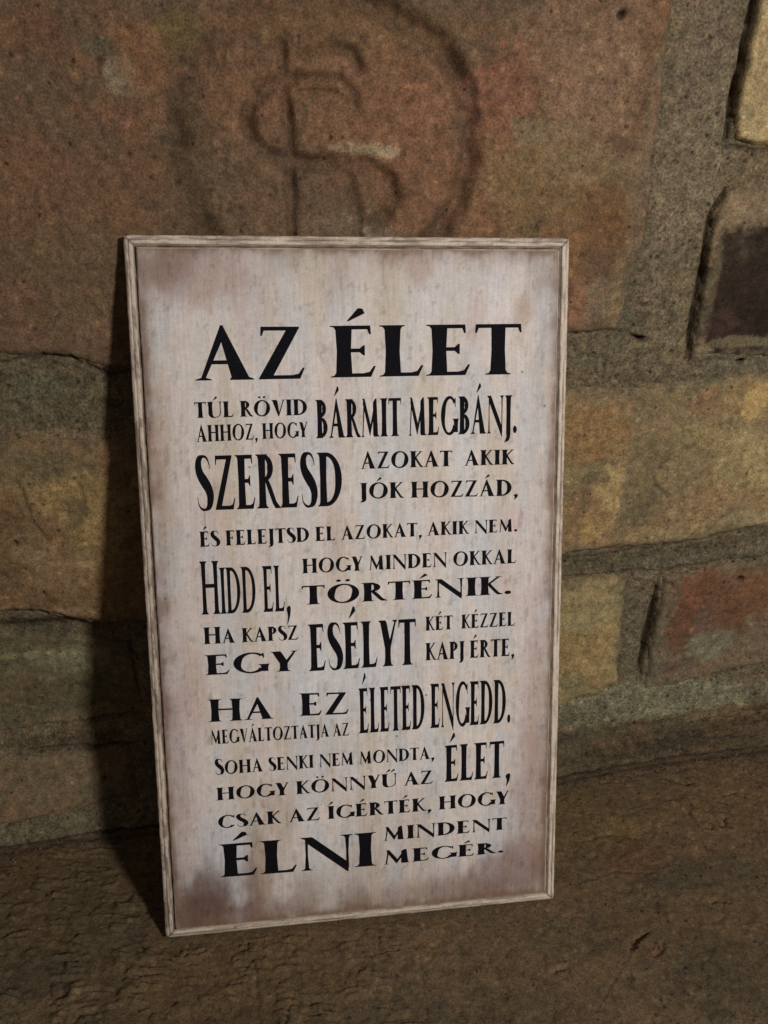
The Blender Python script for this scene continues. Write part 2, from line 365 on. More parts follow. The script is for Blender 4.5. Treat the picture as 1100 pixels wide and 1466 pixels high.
# outline (x, z in mm), how proud (mm), rounding (mm), base colour, patches, grid step, label
BRICKS = [
    ([[-82, 272], [-60, 268.4], [-42, 267.2], [-27, 265.5], [-12, 260.2], [20, 264], [99, 269], [208, 275.6], [233, 276.8], [236.2, 302], [239.6, 325], [239, 370], [236.5, 424], [90, 427], [-60, 424], [-84, 418]],
     1.6, 3.2, (104, 83, 64), [
        (105, 372, 34, 26, (124, 90, 67), .75), (55, 380, 24, 22, (118, 86, 63), .5), (100, 405, 50, 9, (114, 88, 58), .5), (128, 352, 20, 34, (128, 91, 67), .7),
        (165, 380, 17, 20, (126, 85, 67), .8), (160, 345, 15, 30, (130, 93, 67), .7), (186, 345, 30, 26, (124, 102, 68), .65),
        (205, 385, 26, 24, (134, 106, 84), .7), (198, 410, 30, 12, (124, 97, 77), .6), (218, 330, 15, 15, (112, 81, 49), .6), (208, 355, 24, 9, (126, 108, 82), .5),
        (220, 306, 13, 13, (102, 78, 58), .85), (196, 312, 14, 16, (134, 98, 63), .7), (205, 290, 18, 12, (138, 99, 75), .75), (229, 292, 6, 17, (128, 112, 80), .8), (219, 292, 8, 11, (116, 104, 86), .7),
        (233, 350, 6, 50, (118, 104, 84), .5), (177, 366, 7, 5, (128, 114, 92), .6), (188, 367, 18, 5, (122, 106, 82), .5),
        (111, 357, 10, 3.0, (168, 150, 122), .85), (98, 358.5, 8, 2.4, (146, 130, 104), .7), (92, 328, 18, 6, (126, 112, 90), .45), (110, 322, 10, 5, (130, 116, 94), .6),  # first two: highlight on the lit ridge above the S, painted as pale patches
        (3, 385, 6, 6, (134, 124, 104), .75), (8, 379, 7, 3, (136, 120, 100), .7), (-25, 398, 16, 9, (112, 78, 57), .55), (16, 390, 14, 13, (122, 86, 59), .6),
        (-14, 345, 30, 20, (112, 84, 62), .4), (-30, 352, 14, 8, (122, 86, 67), .4), (8, 368, 14, 8, (120, 84, 65), .4), (28, 400, 9, 10, (106, 94, 52), .5),
        (-25, 300, 34, 26, (108, 90, 66), .6), (-50, 290, 16, 14, (116, 84, 61), .4), (-25, 275, 30, 7, (114, 88, 70), .5), (-4, 394, 9, 4, (84, 82, 66), .6),
        (30, 360, 9, 40, (86, 72, 54), .5), (60, 340, 40, 20, (98, 82, 64), .45)], FINE,
     'large brown red brick stamped with a round worn monogram'),
    ([[275.5, 470], [275.0, 415], [273.2, 385], [275.6, 364], [293, 362.8], [420, 364], [420, 470]],
     2.8, 2.0, (159, 143, 104), [(283, 395, 5, 30, (135, 122, 89), .6), (300, 390, 14, 20, (163, 150, 113), .5), (282, 368, 6, 4, (170, 152, 113), .5)], FINE,
     'yellow brick with a clean sharp edge at the upper right'),
    ([[276.6, 343], [273, 331], [273.2, 317], [274, 294], [273.8, 268], [276, 263.4], [420, 263], [420, 350], [300, 348]],
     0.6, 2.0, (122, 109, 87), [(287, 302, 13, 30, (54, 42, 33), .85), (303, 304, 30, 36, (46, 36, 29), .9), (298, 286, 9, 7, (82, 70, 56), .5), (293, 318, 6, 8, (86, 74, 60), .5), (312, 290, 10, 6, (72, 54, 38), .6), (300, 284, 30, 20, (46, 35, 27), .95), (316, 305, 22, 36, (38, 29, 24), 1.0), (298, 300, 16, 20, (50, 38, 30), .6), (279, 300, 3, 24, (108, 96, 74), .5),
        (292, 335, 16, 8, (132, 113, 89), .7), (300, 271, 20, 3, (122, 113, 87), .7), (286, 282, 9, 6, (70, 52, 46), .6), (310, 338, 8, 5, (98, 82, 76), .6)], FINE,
     'dark burnt brick edged by a deep crack'),
    ([[-220, 228], [-66, 227], [-20, 227.6], [40, 228], [56, 226], [60, 140], [40, 130], [-1, 120], [-42, 124.5], [-60, 131.5], [-80, 132.6], [-220, 132]],
     4.6, 4.5, (122, 100, 71), [(-38, 198, 26, 16, (146, 124, 80), .8), (-60, 214, 30, 10, (108, 100, 74), .6), (-26, 175, 12, 22, (143, 122, 80), .6), (-70, 190, 14, 12, (116, 84, 57), .5),
        (-50, 158, 22, 10, (137, 111, 85), .6), (-58, 140, 10, 7, (120, 86, 59), .6), (-42, 133, 14, 4, (139, 113, 85), .7), (-62, 167, 14, 6, (143, 122, 91), .6), (-35, 190, 5, 8, (98, 86, 62), .7), (-75, 165, 12, 20, (104, 84, 60), .6)], FINE,
     'tan brick left of the board'),
    ([[74, 232], [160, 240], [160, 146], [74, 140]], 2.0, 3.5, (128, 102, 71), [(110, 190, 26, 30, (130, 100, 70), .6)], 1.6, None),
    ([[172, 246], [206, 248.5], [243, 249], [285, 251], [318, 254], [430, 262], [430, 174], [340, 166], [300, 158], [268, 154.5], [236, 153], [172, 148]],
     1.7, 3.0, (128, 113, 83), [(225, 224, 22, 15, (140, 109, 69), .8), (241, 190, 8, 17, (170, 148, 100), .9), (227, 180, 16, 14, (128, 100, 69), .6), (240, 240, 8, 6, (142, 113, 83), .6),
        (232, 160, 12, 6, (146, 119, 91), .6), (216, 160, 8, 8, (138, 111, 77), .5), (222, 200, 16, 5, (139, 126, 89), .6), (231, 199, 8, 4, (100, 90, 66), .6), (233, 168, 8, 10, (161, 132, 85), .7),
        (251, 205, 4, 44, (112, 100, 78), .6), (284, 238, 9, 8, (136, 104, 77), .7), (316, 238, 9, 14, (172, 146, 93), .8), (316, 205, 18, 20, (159, 143, 100), .8), (262, 190, 10, 26, (104, 94, 72), .8), (285, 200, 26, 20, (137, 119, 85), .6),
        (300, 180, 20, 12, (146, 117, 85), .6), (275, 222, 12, 9, (126, 113, 82), .6), (262, 232, 14, 9, (122, 106, 82), .6), (290, 222, 10, 6, (148, 130, 89), .6), (270, 162, 18, 4, (150, 132, 98), .6), (330, 170, 20, 5, (152, 139, 106), .6)], FINE,
     'broad pale tan brick with fine cracks beside the right edge of the board'),
    ([[178, 128], [223, 134], [240, 137], [252, 137], [260, 131.5], [262.5, 110], [264, 90], [266, 62], [254, 52], [234, 46], [178, 40]],
     1.8, 4.0, (146, 130, 91), [(236, 108, 16, 8, (152, 141, 104), .7), (240, 90, 20, 10, (141, 122, 80), .6), (255, 80, 8, 24, (152, 135, 91), .6), (232, 62, 14, 10, (132, 124, 91), .6), (236, 126, 20, 5, (161, 143, 100), .6), (238, 76, 14, 8, (156, 135, 93), .5)], FINE,
     'short yellow tan brick with layered chips low on the right'),
    ([[282, 135], [300, 137], [316, 139.5], [344, 143.5], [430, 152], [430, 76], [359, 68], [317, 58], [283, 54]],
     0.7, 2.2, (110, 98, 80), [(303, 118, 14, 26, (122, 78, 57), .95), (298, 96, 9, 22, (104, 73, 52), .95), (324, 118, 18, 22, (110, 77, 56), .95), (345, 122, 20, 18, (114, 79, 56), .9), (330, 100, 10, 12, (100, 71, 50), .8), (311, 103, 5, 12, (104, 84, 74), .8),
        (288, 118, 6, 22, (104, 90, 74), .8), (320, 84, 14, 12, (118, 114, 94), .8), (300, 72, 16, 5, (92, 78, 70), .6), (287, 80, 6, 20, (112, 106, 88), .6)], FINE,
     'red brick half hidden under smeared mortar low on the right'),
    ([[-220, 116], [-90, 116], [-46, 112], [-20, 106], [-16, 62], [-60, 58], [-220, 56]],
     -3.4, 4.5, (101, 93, 70), [(-47, 100, 20, 8, (122, 121, 98), .75), (-60, 92, 20, 7, (115, 111, 87), .5), (-72, 110, 20, 3, (108, 106, 76), .7), (-80, 103, 22, 2, (143, 135, 100), .6), (-60, 75, 26, 12, (92, 84, 62), .6), (-30, 80, 10, 12, (106, 100, 76), .5), (-38, 62, 10, 7, (126, 104, 76), .5)], FINE,
     'brick smeared over with greenish grey mortar left of the board'),
    ([[0, 122], [164, 124], [164, 50], [0, 46]], 1.4, 4.0, (122, 95, 67), [(70, 90, 30, 24, (124, 90, 63), .6)], 1.6, None),
    ([[-220, 46], [-80, 44], [-52, 43], [-22, 43], [-20, 17], [-55, 13], [-90, 10], [-220, 8]],
     1.0, 4.0, (110, 95, 73), [(-60, 30, 24, 10, (120, 103, 80), .5), (-45, 22, 12, 6, (104, 92, 70), .5), (-75, 28, 16, 8, (98, 88, 66), .5)], FINE,
     'narrow tan brick at the foot of the wall on the left'),
    # courses just outside the picture
    ([[-400, 272], [-94, 272], [-94, 422], [-400, 420]], 1.6, 3.2, (122, 95, 71), [(-200, 340, 60, 40, (122, 90, 63), .6)], 2.6, None),
    ([[434, 262], [690, 264], [690, 350], [434, 350]], 1.2, 3.0, (128, 102, 76), [], 2.6, None),
    ([[434, 364], [690, 364], [690, 470], [434, 470]], 1.6, 3.0, (122, 91, 67), [], 2.6, None),
    ([[444, 176], [690, 180], [690, 252], [444, 250]], 1.6, 3.0, (135, 113, 82), [], 2.6, None),
    ([[444, 78], [690, 80], [690, 160], [444, 154]], 1.6, 3.0, (118, 89, 65), [], 2.6, None),
    ([[-400, 132], [-234, 132], [-234, 228], [-400, 228]], 1.6, 3.0, (128, 104, 74), [], 2.6, None),
    ([[-400, 56], [-234, 56], [-234, 116], [-400, 116]], 1.6, 3.0, (122, 98, 71), [], 2.6, None),
    ([[-400, 442], [-160, 442], [-160, 540], [-400, 540]], 1.6, 3.0, (120, 92, 66), [], 2.6, None),
    ([[-146, 442], [62, 442], [62, 540], [-146, 540]], 1.6, 3.0, (118, 89, 63), [], 2.6, None),
    ([[76, 442], [262, 442], [262, 540], [76, 540]], 1.6, 3.0, (141, 122, 87), [], 2.6, None),
    ([[276, 484], [470, 484], [470, 560], [276, 560]], 1.6, 3.0, (122, 93, 67), [], 2.6, None),
]

def warp_sdf(x, z, poly, k=1.0):
    s = sd_poly(x, z, poly)
    return s + k * (1.5 * fbm(x, z, 42, 2, 53) + 1.1 * fbm(x, z, 18, 3, 51) + 0.7 * fbm(x, z, 4.5, 3, 52))

def wall_point(x, z, h):
    y = YW - h - skirt(x, z)
    return np.stack([x, y, z], -1) / 1000.0

def build_brick(poly, proud, edge, base, patches, step, label, idx):
    P = np.array(poly, float)
    x0, z0 = P.min(0) - 4; x1, z1 = P.max(0) + 4
    gx = np.arange(x0, x1 + step, step); gz = np.arange(z0, z1 + step, step)
    X, Z = np.meshgrid(gx, gz)
    s = warp_sdf(X, Z, poly)
    if step > 2: s = s - .8
    h = relief(X, Z)
    # broken, worn edge
    e = edge * (1 + .5 * fbm(X, Z, 14, 2, 61 + idx))
    prof = smooth(-0.9, 1.0, s / np.maximum(e, .8) - .15)
    h = h + (proud + 2.6) * prof - 2.6 - 4.5 * smooth(0.2, -2.6, s)
    if idx == 0:
        h = h + imprint(X, Z)
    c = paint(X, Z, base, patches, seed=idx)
    # mortar smeared on the rim
    rim = smooth(6.5, -2.5, s + 8.5 * fbm(X, Z, 17, 5, 81, .65))[..., None] * .85
    c = c * (1 - rim) + MORTAR_COL(X, Z) * rim
    g = (crack_shade(X, Z) * .8)[..., None]  # shade inside cracks and holes, put into the brick colour
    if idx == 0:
        g = np.maximum(g, np.clip(-imprint(X, Z) / 6.0, 0, .30)[..., None])  # groove shading of the stamp, painted as a darker tone
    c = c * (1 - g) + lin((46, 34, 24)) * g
    keep = s > -2.6
    V = wall_point(X, Z, h).reshape(-1, 3)
    F = grid_faces(len(gx), len(gz), keep)[:, ::1]
    V, F, c = compact(V, F, c.reshape(-1, 3))
    org = V.mean(0)
    o = link_mesh('brick', V, F, MAT_BRICK, wall, c, origin=org)
    if label: o['label'] = label
    return o

MORTAR_PATCHES = [
    (255, 330, 17, 80, (112, 100, 82), .8), (258, 400, 14, 30, (104, 92, 76), .7), (262, 365, 12, 20, (108, 98, 80), .6), (225, 264, 40, 9, (98, 90, 72), .85), (300, 256, 40, 7, (104, 96, 78), .8), (262, 290, 10, 30, (104, 94, 72), .7),
    (-50, 247, 60, 17, (94, 86, 67), .9), (-45, 252, 14, 8, (86, 86, 70), .6), (-70, 258, 18, 4, (70, 60, 46), .5), (-40, 229, 26, 2, (124, 108, 82), .6),
    (270, 146, 90, 7, (88, 82, 66), .9), (272, 100, 8, 44, (104, 96, 78), .7),
    (290, 45, 70, 15, (120, 118, 94), .95), (240, 38, 20, 8, (114, 112, 90), .7), (320, 50, 30, 6, (110, 108, 90), .6), (255, 50, 12, 5, (104, 96, 80), .5),
    (-60, 120, 30, 6, (76, 70, 54), .8), (-60, 50, 30, 4, (70, 56, 40), .6),
    (-70, 4, 40, 9, (96, 90, 70), .85), (-40, 8, 14, 6, (98, 92, 74), .6),
]
def MORTAR_COL(x, z):
    c = paint(x, z, (100, 91, 73), MORTAR_PATCHES, seed=40, mottled=.7)
    # grit
    dc, pk = cells(x, z, 2.4, 14)
    g = np.where(pk > .8, np.exp(-(dc / .22) ** 2) * .55, 0) - np.where(pk < .22, np.exp(-(dc / .25) ** 2) * .55, 0)
    c = c * np.clip(1 + g, .3, 2)[..., None]
    # brown earth caught on the foot of the wall, right hand side
    low = smooth(29, 23, z - np.interp(x, [232, 292, 331, 368], [0, 5, 10, 17]) + 3 * fbm(x, z, 25, 3, 91)) * smooth(100, 190, x)
    low = (low * .9)[..., None]
    c = c * (1 - low) + paint(x, z, (84, 72, 54), [(300, 10, 60, 7, (64, 56, 46), .6), (330, 32, 40, 3, (112, 96, 66), .6), (250, 24, 30, 5, (80, 74, 56), .5)], seed=45) * low
    return c

def build_mortar():
    gx = axis([(-400, -112, 6), (-112, 2, .9), (2, 196, 2.5), (196, 392, .9), (392, 700, 6)])
    gz = axis([(-14, 0, .9), (0, 440, .9), (440, 600, 6)])
    X, Z = np.meshgrid(gx, gz)
    h = relief(X, Z, 1.15) - 0.9 + .30 * fbm(X, Z, 1.9, 2, 92) + .5 * fbm(X, Z, 30, 2, 93)
    s = np.full(X.shape, -99.0)
    for b in BRICKS:
        P = np.array(b[0]); x0, z0 = P.min(0) - 6; x1, z1 = P.max(0) + 6
        m = (X > x0) & (X < x1) & (Z > z0) & (Z < z1)
        s[m] = np.maximum(s[m], warp_sdf(X[m], Z[m], b[0]))
    # nearly flush joints where the mortar was smeared over
    flush = smooth(0.9, 0.4, np.hypot((X - 254) / 26, (Z - 330) / 110)) + smooth(1, .5, np.hypot((X - 260) / 60, (Z - 262) / 14)) + smooth(1, .5, np.hypot((X - 300) / 110, (Z - 44) / 18))
    flush = flush + smooth(1, .4, np.hypot((X - 250) / 9, (Z - 205) / 60)) * 2.5
    h += 1.5 * np.clip(flush, 0, 2.4)
    # bed joint of the second course is raked out a little on the right, and below the tan brick on the left
    h -= 1.6 * np.exp(-((Z - np.interp(X, [220, 350], [143, 155])) / 5.5) ** 2) * smooth(200, 215, X)
    h -= 2.2 * np.exp(-((Z - 122) / 5) ** 2) * smooth(-10, -30, X)
    h -= 5.0 * smooth(1.0, 3.5, s)
    # crumbling ledge along the foot on the right
    lz = np.interp(X, [120, 235, 297, 333, 353, 369, 420], [12, 19, 26, 33, 39, 41, 44]) + 1.5 * fbm(X, Z * 0, 20, 3, 94)
    w = smooth(100, 190, X)
    h += w * 2.4 * smooth(lz + 1.2, lz - .6, Z) * smooth(lz - 22, lz - 6, Z)
    h -= 5.0 * smooth(-10, -22, X) * smooth(128, 118, Z) * smooth(48, 60, Z)
    h += w * .8 * fbm(X, Z, 7, 3, 95) * smooth(lz, lz - 5, Z)
    h -= 2.6 * np.exp(-((Z - ZF - .8 - .8 * fbm(X, Z * 0, 15, 3, 98)) / 1.2) ** 2)
    c = MORTAR_COL(X, Z)
    sm = (smooth(1, .3, np.hypot((X - 250) / 9, (Z - 195) / 58) + .3 * fbm(X, Z, 12, 3, 97)) * .75)[..., None]
    c = c * (1 - sm) + paint(X, Z, (116, 102, 74), [], seed=46) * sm
    g = (crack_shade(X, Z) * .8)[..., None]  # same painted crack shade on the mortar
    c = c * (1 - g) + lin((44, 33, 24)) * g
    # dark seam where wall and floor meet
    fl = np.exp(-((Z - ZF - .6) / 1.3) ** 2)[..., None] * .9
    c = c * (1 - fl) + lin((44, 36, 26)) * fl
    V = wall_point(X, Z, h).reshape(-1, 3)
    F = grid_faces(len(gx), len(gz))
    return link_mesh('mortar', V, F, MAT_MORTAR, wall, c.reshape(-1, 3), origin=(0.15, .1, .2))

build_mortar()
for i, b in enumerate(BRICKS):
    build_brick(*b, i)

# ------------------------------------------------------------------ the floor
F_CUTS = [
    ([[246.4, 91.9], [255, 86], [261.3, 83.8], [272.6, 82.8]], .7, 1.3), ([[302, 84], [309, 80.5], [314.3, 78.1]], 1.9, 2.2), ([[296, 60], [300.1, 53.2], [303.3, 43.7], [310, 41]], 1.4, 2.0), ([[306, 52], [311, 46], [318, 42], [320, 47]], 1.8, 2.2),
    ([[319.1, 42.7], [324, 32], [332.1, 19.0], [350, 0]], .8, 1.2), ([[230, -29], [236, -23], [243.0, -21.5]], 1.5, 2.2), ([[247.2, -27.7], [245, -33], [239.8, -35.0]], .9, 1.4), ([[187.0, -37.5], [195.4, -36.4]], 1.2, 1.8),
    ([[284, -9], [288, -7], [293, -10.1]], .9, 1.3), ([[39.1, -2], [41.5, -12], [43.7, -23.6], [45.4, -56.9]], 1.1, 1.0), ([[36.8, -17.2], [42.5, -15.2]], 1.4, 1.4), ([[62, -34], [54, -56], [50, -80]], .9, 1.0),
    ([[121, -5], [123.5, -25], [120.5, -66]], .8, .5), ([[228, 40], [250, 44], [262, 38]], .8, .9), ([[215, 12], [240, 18], [262, 14]], .7, .7), ([[325, 64], [340, 68], [352, 62]], .8, 1.0),
    ([[240, -22], [215, -45], [200, -60]], .6, .6), ([[-40, -22], [-30, -20], [-20, -24]], .7, 1.2),
]
FLOOR_PATCHES = [
    (-60, 20, 60, 40, (81, 68, 46), .5), (40, -30, 60, 30, (87, 71, 46), .5), (230, 50, 40, 30, (99, 82, 48), .5), (262, 48, 22, 9, (114, 93, 55), .55), (330, 60, 34, 26, (106, 84, 55), .6),
    (255, 22, 20, 12, (99, 68, 48), .6), (290, 10, 40, 12, (74, 68, 55), .6), (200, -20, 22, 12, (76, 73, 55), .5), (250, -20, 60, 14, (87, 71, 48), .5), (300, -50, 60, 24, (68, 62, 48), .6), (170, -60, 40, 20, (79, 68, 52), .5),
    (239, -31, 5, 4, (106, 79, 55), .7), (-80, 60, 30, 10, (91, 73, 48), .5), (-40, 46, 20, 8, (85, 71, 48), .5), (0, -50, 60, 14, (72, 59, 44), .5), (110, -55, 30, 20, (72, 66, 52), .5), (-60, -10, 24, 14, (66, 62, 50), .4),
]
def build_floor():
    gx = axis([(-1000, -130, 15), (-130, 420, .8), (420, 1200, 15)])
    gy = axis([(-1000, -100, 12), (-100, 128, .8)])
    X, Y = np.meshgrid(gx, gy)
    wx = X + 6 * fbm(X, Y, 40, 3, 601); wy = Y + 4 * fbm(X, Y, 55, 3, 602) + 1.1 * fbm(X, Y, 12, 3, 603)
    h = 0.7 * fbm(X, Y, 90, 3, 604) + 0.30 * fbm(wx, wy, 12, 4, 605) + .16 * fbm(X, Y, 3.0, 3, 606)
    # raked ripples in the left half
    yy = wy + .10 * X
    r = 1 - np.abs(noise(wx / 21, yy / 4.8, 607)) * 2.0
    r2 = 1 - np.abs(noise(wx / 11, yy / 3.0, 608)) * 2.0
    m = smooth(175, 95, X + 20 * fbm(X, Y, 50, 2, 609)) * (.55 + .45 * smooth(70, 30, Y))
    brk = .15 + .85 * smooth(-.15, .30, fbm(X, Y, 17, 3, 618))
    h += m * brk * 1.95 * (.85 * np.clip(r, 0, 1) ** 1.6 + .6 * np.clip(r2, 0, 1) ** 2)
    h += .12 * fbm(X, Y, 2.2, 2, 620)
    h += (1 - m) * (-.45 * np.clip(1 - np.abs(noise(wx / 19, wy / 15, 610)) * 5, 0, 1) ** 2 * smooth(0, .3, fbm(X, Y, 26, 2, 619)) + .15 * fbm(wx, wy, 6, 3, 611))
    h -= .5 * smooth(.2, .3, fbm(wx, wy, 22, 4, 612))
    jx = X + 1.2 * fbm(X, Y, 5, 3, 613); jy = Y + 1.2 * fbm(X, Y, 5, 3, 614)
    for pts, w, dep in F_CUTS:
        d, t = d_line(jx, jy, pts)
        ww = w * (1 - .6 * (2 * np.abs(t - .5)) ** 2) * (1 + .4 * noise(X / 3, Y / 3, 615))
        ww = np.maximum(ww, .1)
        h -= dep * np.exp(-(d / ww) ** 2)
        h += .35 * dep * np.exp(-((d - 2.3 * w) / (.8 * w)) ** 2) * (.5 + .5 * noise(X / 4, Y / 4, 616))
    dc, pk = cells(X, Y, 7.0, 617)
    h -= np.where(pk > .75, .9 * np.exp(-(dc / (.05 + .1 * (1 - pk))) ** 4), 0) * (1 - .6 * m)
    # the board stands on a flat strip worn smooth
    dd, _ = d_line(X, Y, [[2, 8], [198, 8]])
    k = smooth(3, 16, dd)
    h = h * k - .35 * (1 - k)
    c = paint(X, Y, (96, 81, 61), FLOOR_PATCHES, seed=70, mottled=.6) * .95
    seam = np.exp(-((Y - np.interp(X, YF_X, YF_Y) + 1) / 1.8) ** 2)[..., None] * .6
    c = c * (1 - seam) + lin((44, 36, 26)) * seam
    V = np.stack([X, Y, ZF + .35 + h - .35], -1).reshape(-1, 3) / 1000
    F = grid_faces(len(gx), len(gy))
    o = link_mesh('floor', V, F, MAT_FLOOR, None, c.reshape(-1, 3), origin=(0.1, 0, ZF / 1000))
    o['kind'] = 'structure'
    return o
build_floor()

def build_crumbs():
    rng = np.random.default_rng(7)
    V, F, C = [], [], []
    ico = np.array([(1, 0, 0), (-1, 0, 0), (0, 1, 0), (0, -1, 0), (0, 0, 1), (0, 0, -1)], float)
    fc = [(0, 2, 4), (2, 1, 4), (1, 3, 4), (3, 0, 4), (2, 0, 5), (1, 2, 5), (3, 1, 5), (0, 3, 5)]
    for k in range(520):
        x = rng.uniform(-110, 400); yf = float(np.interp(x, YF_X, YF_Y))
        y = yf - 1 - rng.exponential(9) if k < 400 else rng.uniform(-60, yf)
        if -6 < x < 206 and y < 60: continue
        r = rng.uniform(.35, .95) * (1.5 if rng.random() < .06 else 1)
        q = ico * rng.uniform(.55, 1.2, (6, 3)) * r
        a = rng.uniform(0, 6.28); ca, sa = math.cos(a), math.sin(a)
        q = q @ np.array([[ca, sa, 0], [-sa, ca, 0], [0, 0, .75]])
        n0 = 6 * len(V); V.append(q + [x, y, ZF + r * .35]); F += [(i + n0, j + n0, l + n0) for i, j, l in fc]
        C.append(np.tile(lin([(112, 104, 86), (96, 80, 60), (84, 70, 52), (120, 84, 66)][rng.integers(4)]), (6, 1)))
    o = link_mesh('mortar_crumbs', np.concatenate(V) / 1000, np.array(F), MAT_MORTAR, None, np.concatenate(C), smooth_shade=False)
    o['kind'] = 'stuff'; o['label'] = 'loose crumbs of mortar and brick scattered along the foot of the wall'
    o['category'] = 'crumbs'
build_crumbs()

# ------------------------------------------------------------------ the printed board
W, H, TH = 200.0, 335.7, 9.0
LEAN = math.atan2(0.0917928, 0.3228788)
sign = empty('wooden_sign', (0.1, 0, 0), (-LEAN, 0, 0))
sign['label'] = 'white distressed wooden board with black Hungarian lettering leaning against the wall'
sign['category'] = 'sign'

def sign_mat(name, grain, bump, rough):
    m = mineral(name, grain, bump, rough, val=.07, hue=.12, pits=.004)
    nt = m.node_tree; N = nt.nodes; L = nt.links
    # faint canvas-like weave of the coated face, and brushed vertical grain
    tc = N.new('ShaderNodeTexCoord'); mp = N.new('ShaderNodeMapping'); mp.inputs['Scale'].default_value = (900, 1, 60)
    L.new(tc.outputs['Object'], mp.inputs['Vector'])
    nz = N.new('ShaderNodeTexNoise'); nz.inputs['Scale'].default_value = 1; nz.inputs['Detail'].default_value = 3
    L.new(mp.outputs[0], nz.inputs['Vector'])
    b = N['Principled BSDF']
    src = b.inputs['Base Color'].links[0].from_socket
    mr = N.new('ShaderNodeMapRange'); mr.inputs['From Min'].default_value = .3; mr.inputs['From Max'].default_value = .7; mr.inputs['To Min'].default_value = .90; mr.inputs['To Max'].default_value = 1.08
    L.new(nz.outputs['Fac'], mr.inputs['Value'])
    sc = N.new('ShaderNodeVectorMath'); sc.operation = 'SCALE'
    L.new(src, sc.inputs[0]); L.new(mr.outputs[0], sc.inputs['Scale']); L.new(sc.outputs[0], b.inputs['Base Color'])
    return m
MAT_PANEL = sign_mat('painted_panel', 1500, .12, .62)
MAT_TRIM = sign_mat('distressed_white_paint', 1300, .35, .7)
MAT_INK = bpy.data.materials.new('black_ink'); MAT_INK.use_nodes = True
_n = MAT_INK.node_tree.nodes; _l = MAT_INK.node_tree.links; _b = _n['Principled BSDF']
_t = _n.new('ShaderNodeTexNoise'); _t.inputs['Scale'].default_value = 1400; _t.inputs['Detail'].default_value = 3
_g = _n.new('ShaderNodeNewGeometry'); _l.new(_g.outputs['Position'], _t.inputs['Vector'])
_r = _n.new('ShaderNodeValToRGB'); _r.color_ramp.elements[0].position = .35; _r.color_ramp.elements[0].color = (.003, .003, .005, 1)
_r.color_ramp.elements[1].position = .72; _r.color_ramp.elements[1].color = (.009, .008, .012, 1)
_e = _r.color_ramp.elements.new(.76); _e.color = (.10, .09, .085, 1)
_l.new(_t.outputs['Fac'], _r.inputs['Fac']); _l.new(_r.outputs[0], _b.inputs['Base Color']); _b.inputs['Roughness'].default_value = .8
_b.inputs['Specular IOR Level'].default_value = .1

INS = 5.9
PANEL_PATCHES = [  # u, v, ru, rv, colour, strength
    (30, 318, 30, 16, (171, 141, 130), .6), (14, 322, 16, 9, (136, 106, 90), .6), (115, 305, 14, 26, (201, 190, 169), .45), (90, 316, 8, 14, (179, 158, 134), .4), (150, 312, 30, 22, (222, 218, 220), .6), (60, 300, 16, 24, (201, 192, 188), .4),
    (130, 322, 7, 9, (181, 151, 134), .5), (178, 304, 6, 9, (181, 154, 136), .5), (155, 300, 6, 14, (201, 171, 154), .4), (186, 322, 12, 14, (169, 151, 136), .5),
    (24, 20, 20, 22, (100, 76, 70), .85), (14, 12, 22, 12, (86, 64, 56), .85), (40, 12, 26, 9, (112, 86, 76), .7), (48, 34, 7, 44, (171, 143, 121), .65), (44, 18, 6, 20, (132, 104, 90), .6), (70, 16, 8, 20, (160, 139, 126), .5), (58, 60, 9, 30, (188, 169, 147), .5),
    (180, 20, 30, 20, (132, 106, 98), .75), (150, 12, 30, 10, (134, 110, 100), .6), (186, 60, 12, 50, (175, 143, 136), .55), (120, 14, 30, 8, (160, 139, 126), .5), (100, 24, 12, 18, (188, 175, 162), .4), (96, 14, 10, 10, (134, 114, 104), .4),
    (186, 120, 8, 50, (196, 169, 164), .45), (12, 200, 7, 60, (200, 182, 172), .35), (12, 90, 7, 50, (194, 170, 162), .4), (20, 130, 9, 26, (209, 184, 177), .5), (36, 215, 8, 22, (211, 184, 171), .45), (45, 180, 7, 26, (209, 181, 169), .4),
    (90, 130, 40, 26, (220, 224, 230), .5), (30, 50, 12, 22, (199, 203, 214), .5), (160, 190, 20, 30, (220, 218, 220), .4), (175, 205, 5, 8, (218, 177, 175), .4), (170, 176, 5, 14, (216, 188, 184), .4), (60, 240, 12, 12, (214, 192, 184), .35), (165, 245, 12, 16, (222, 203, 192), .35)]

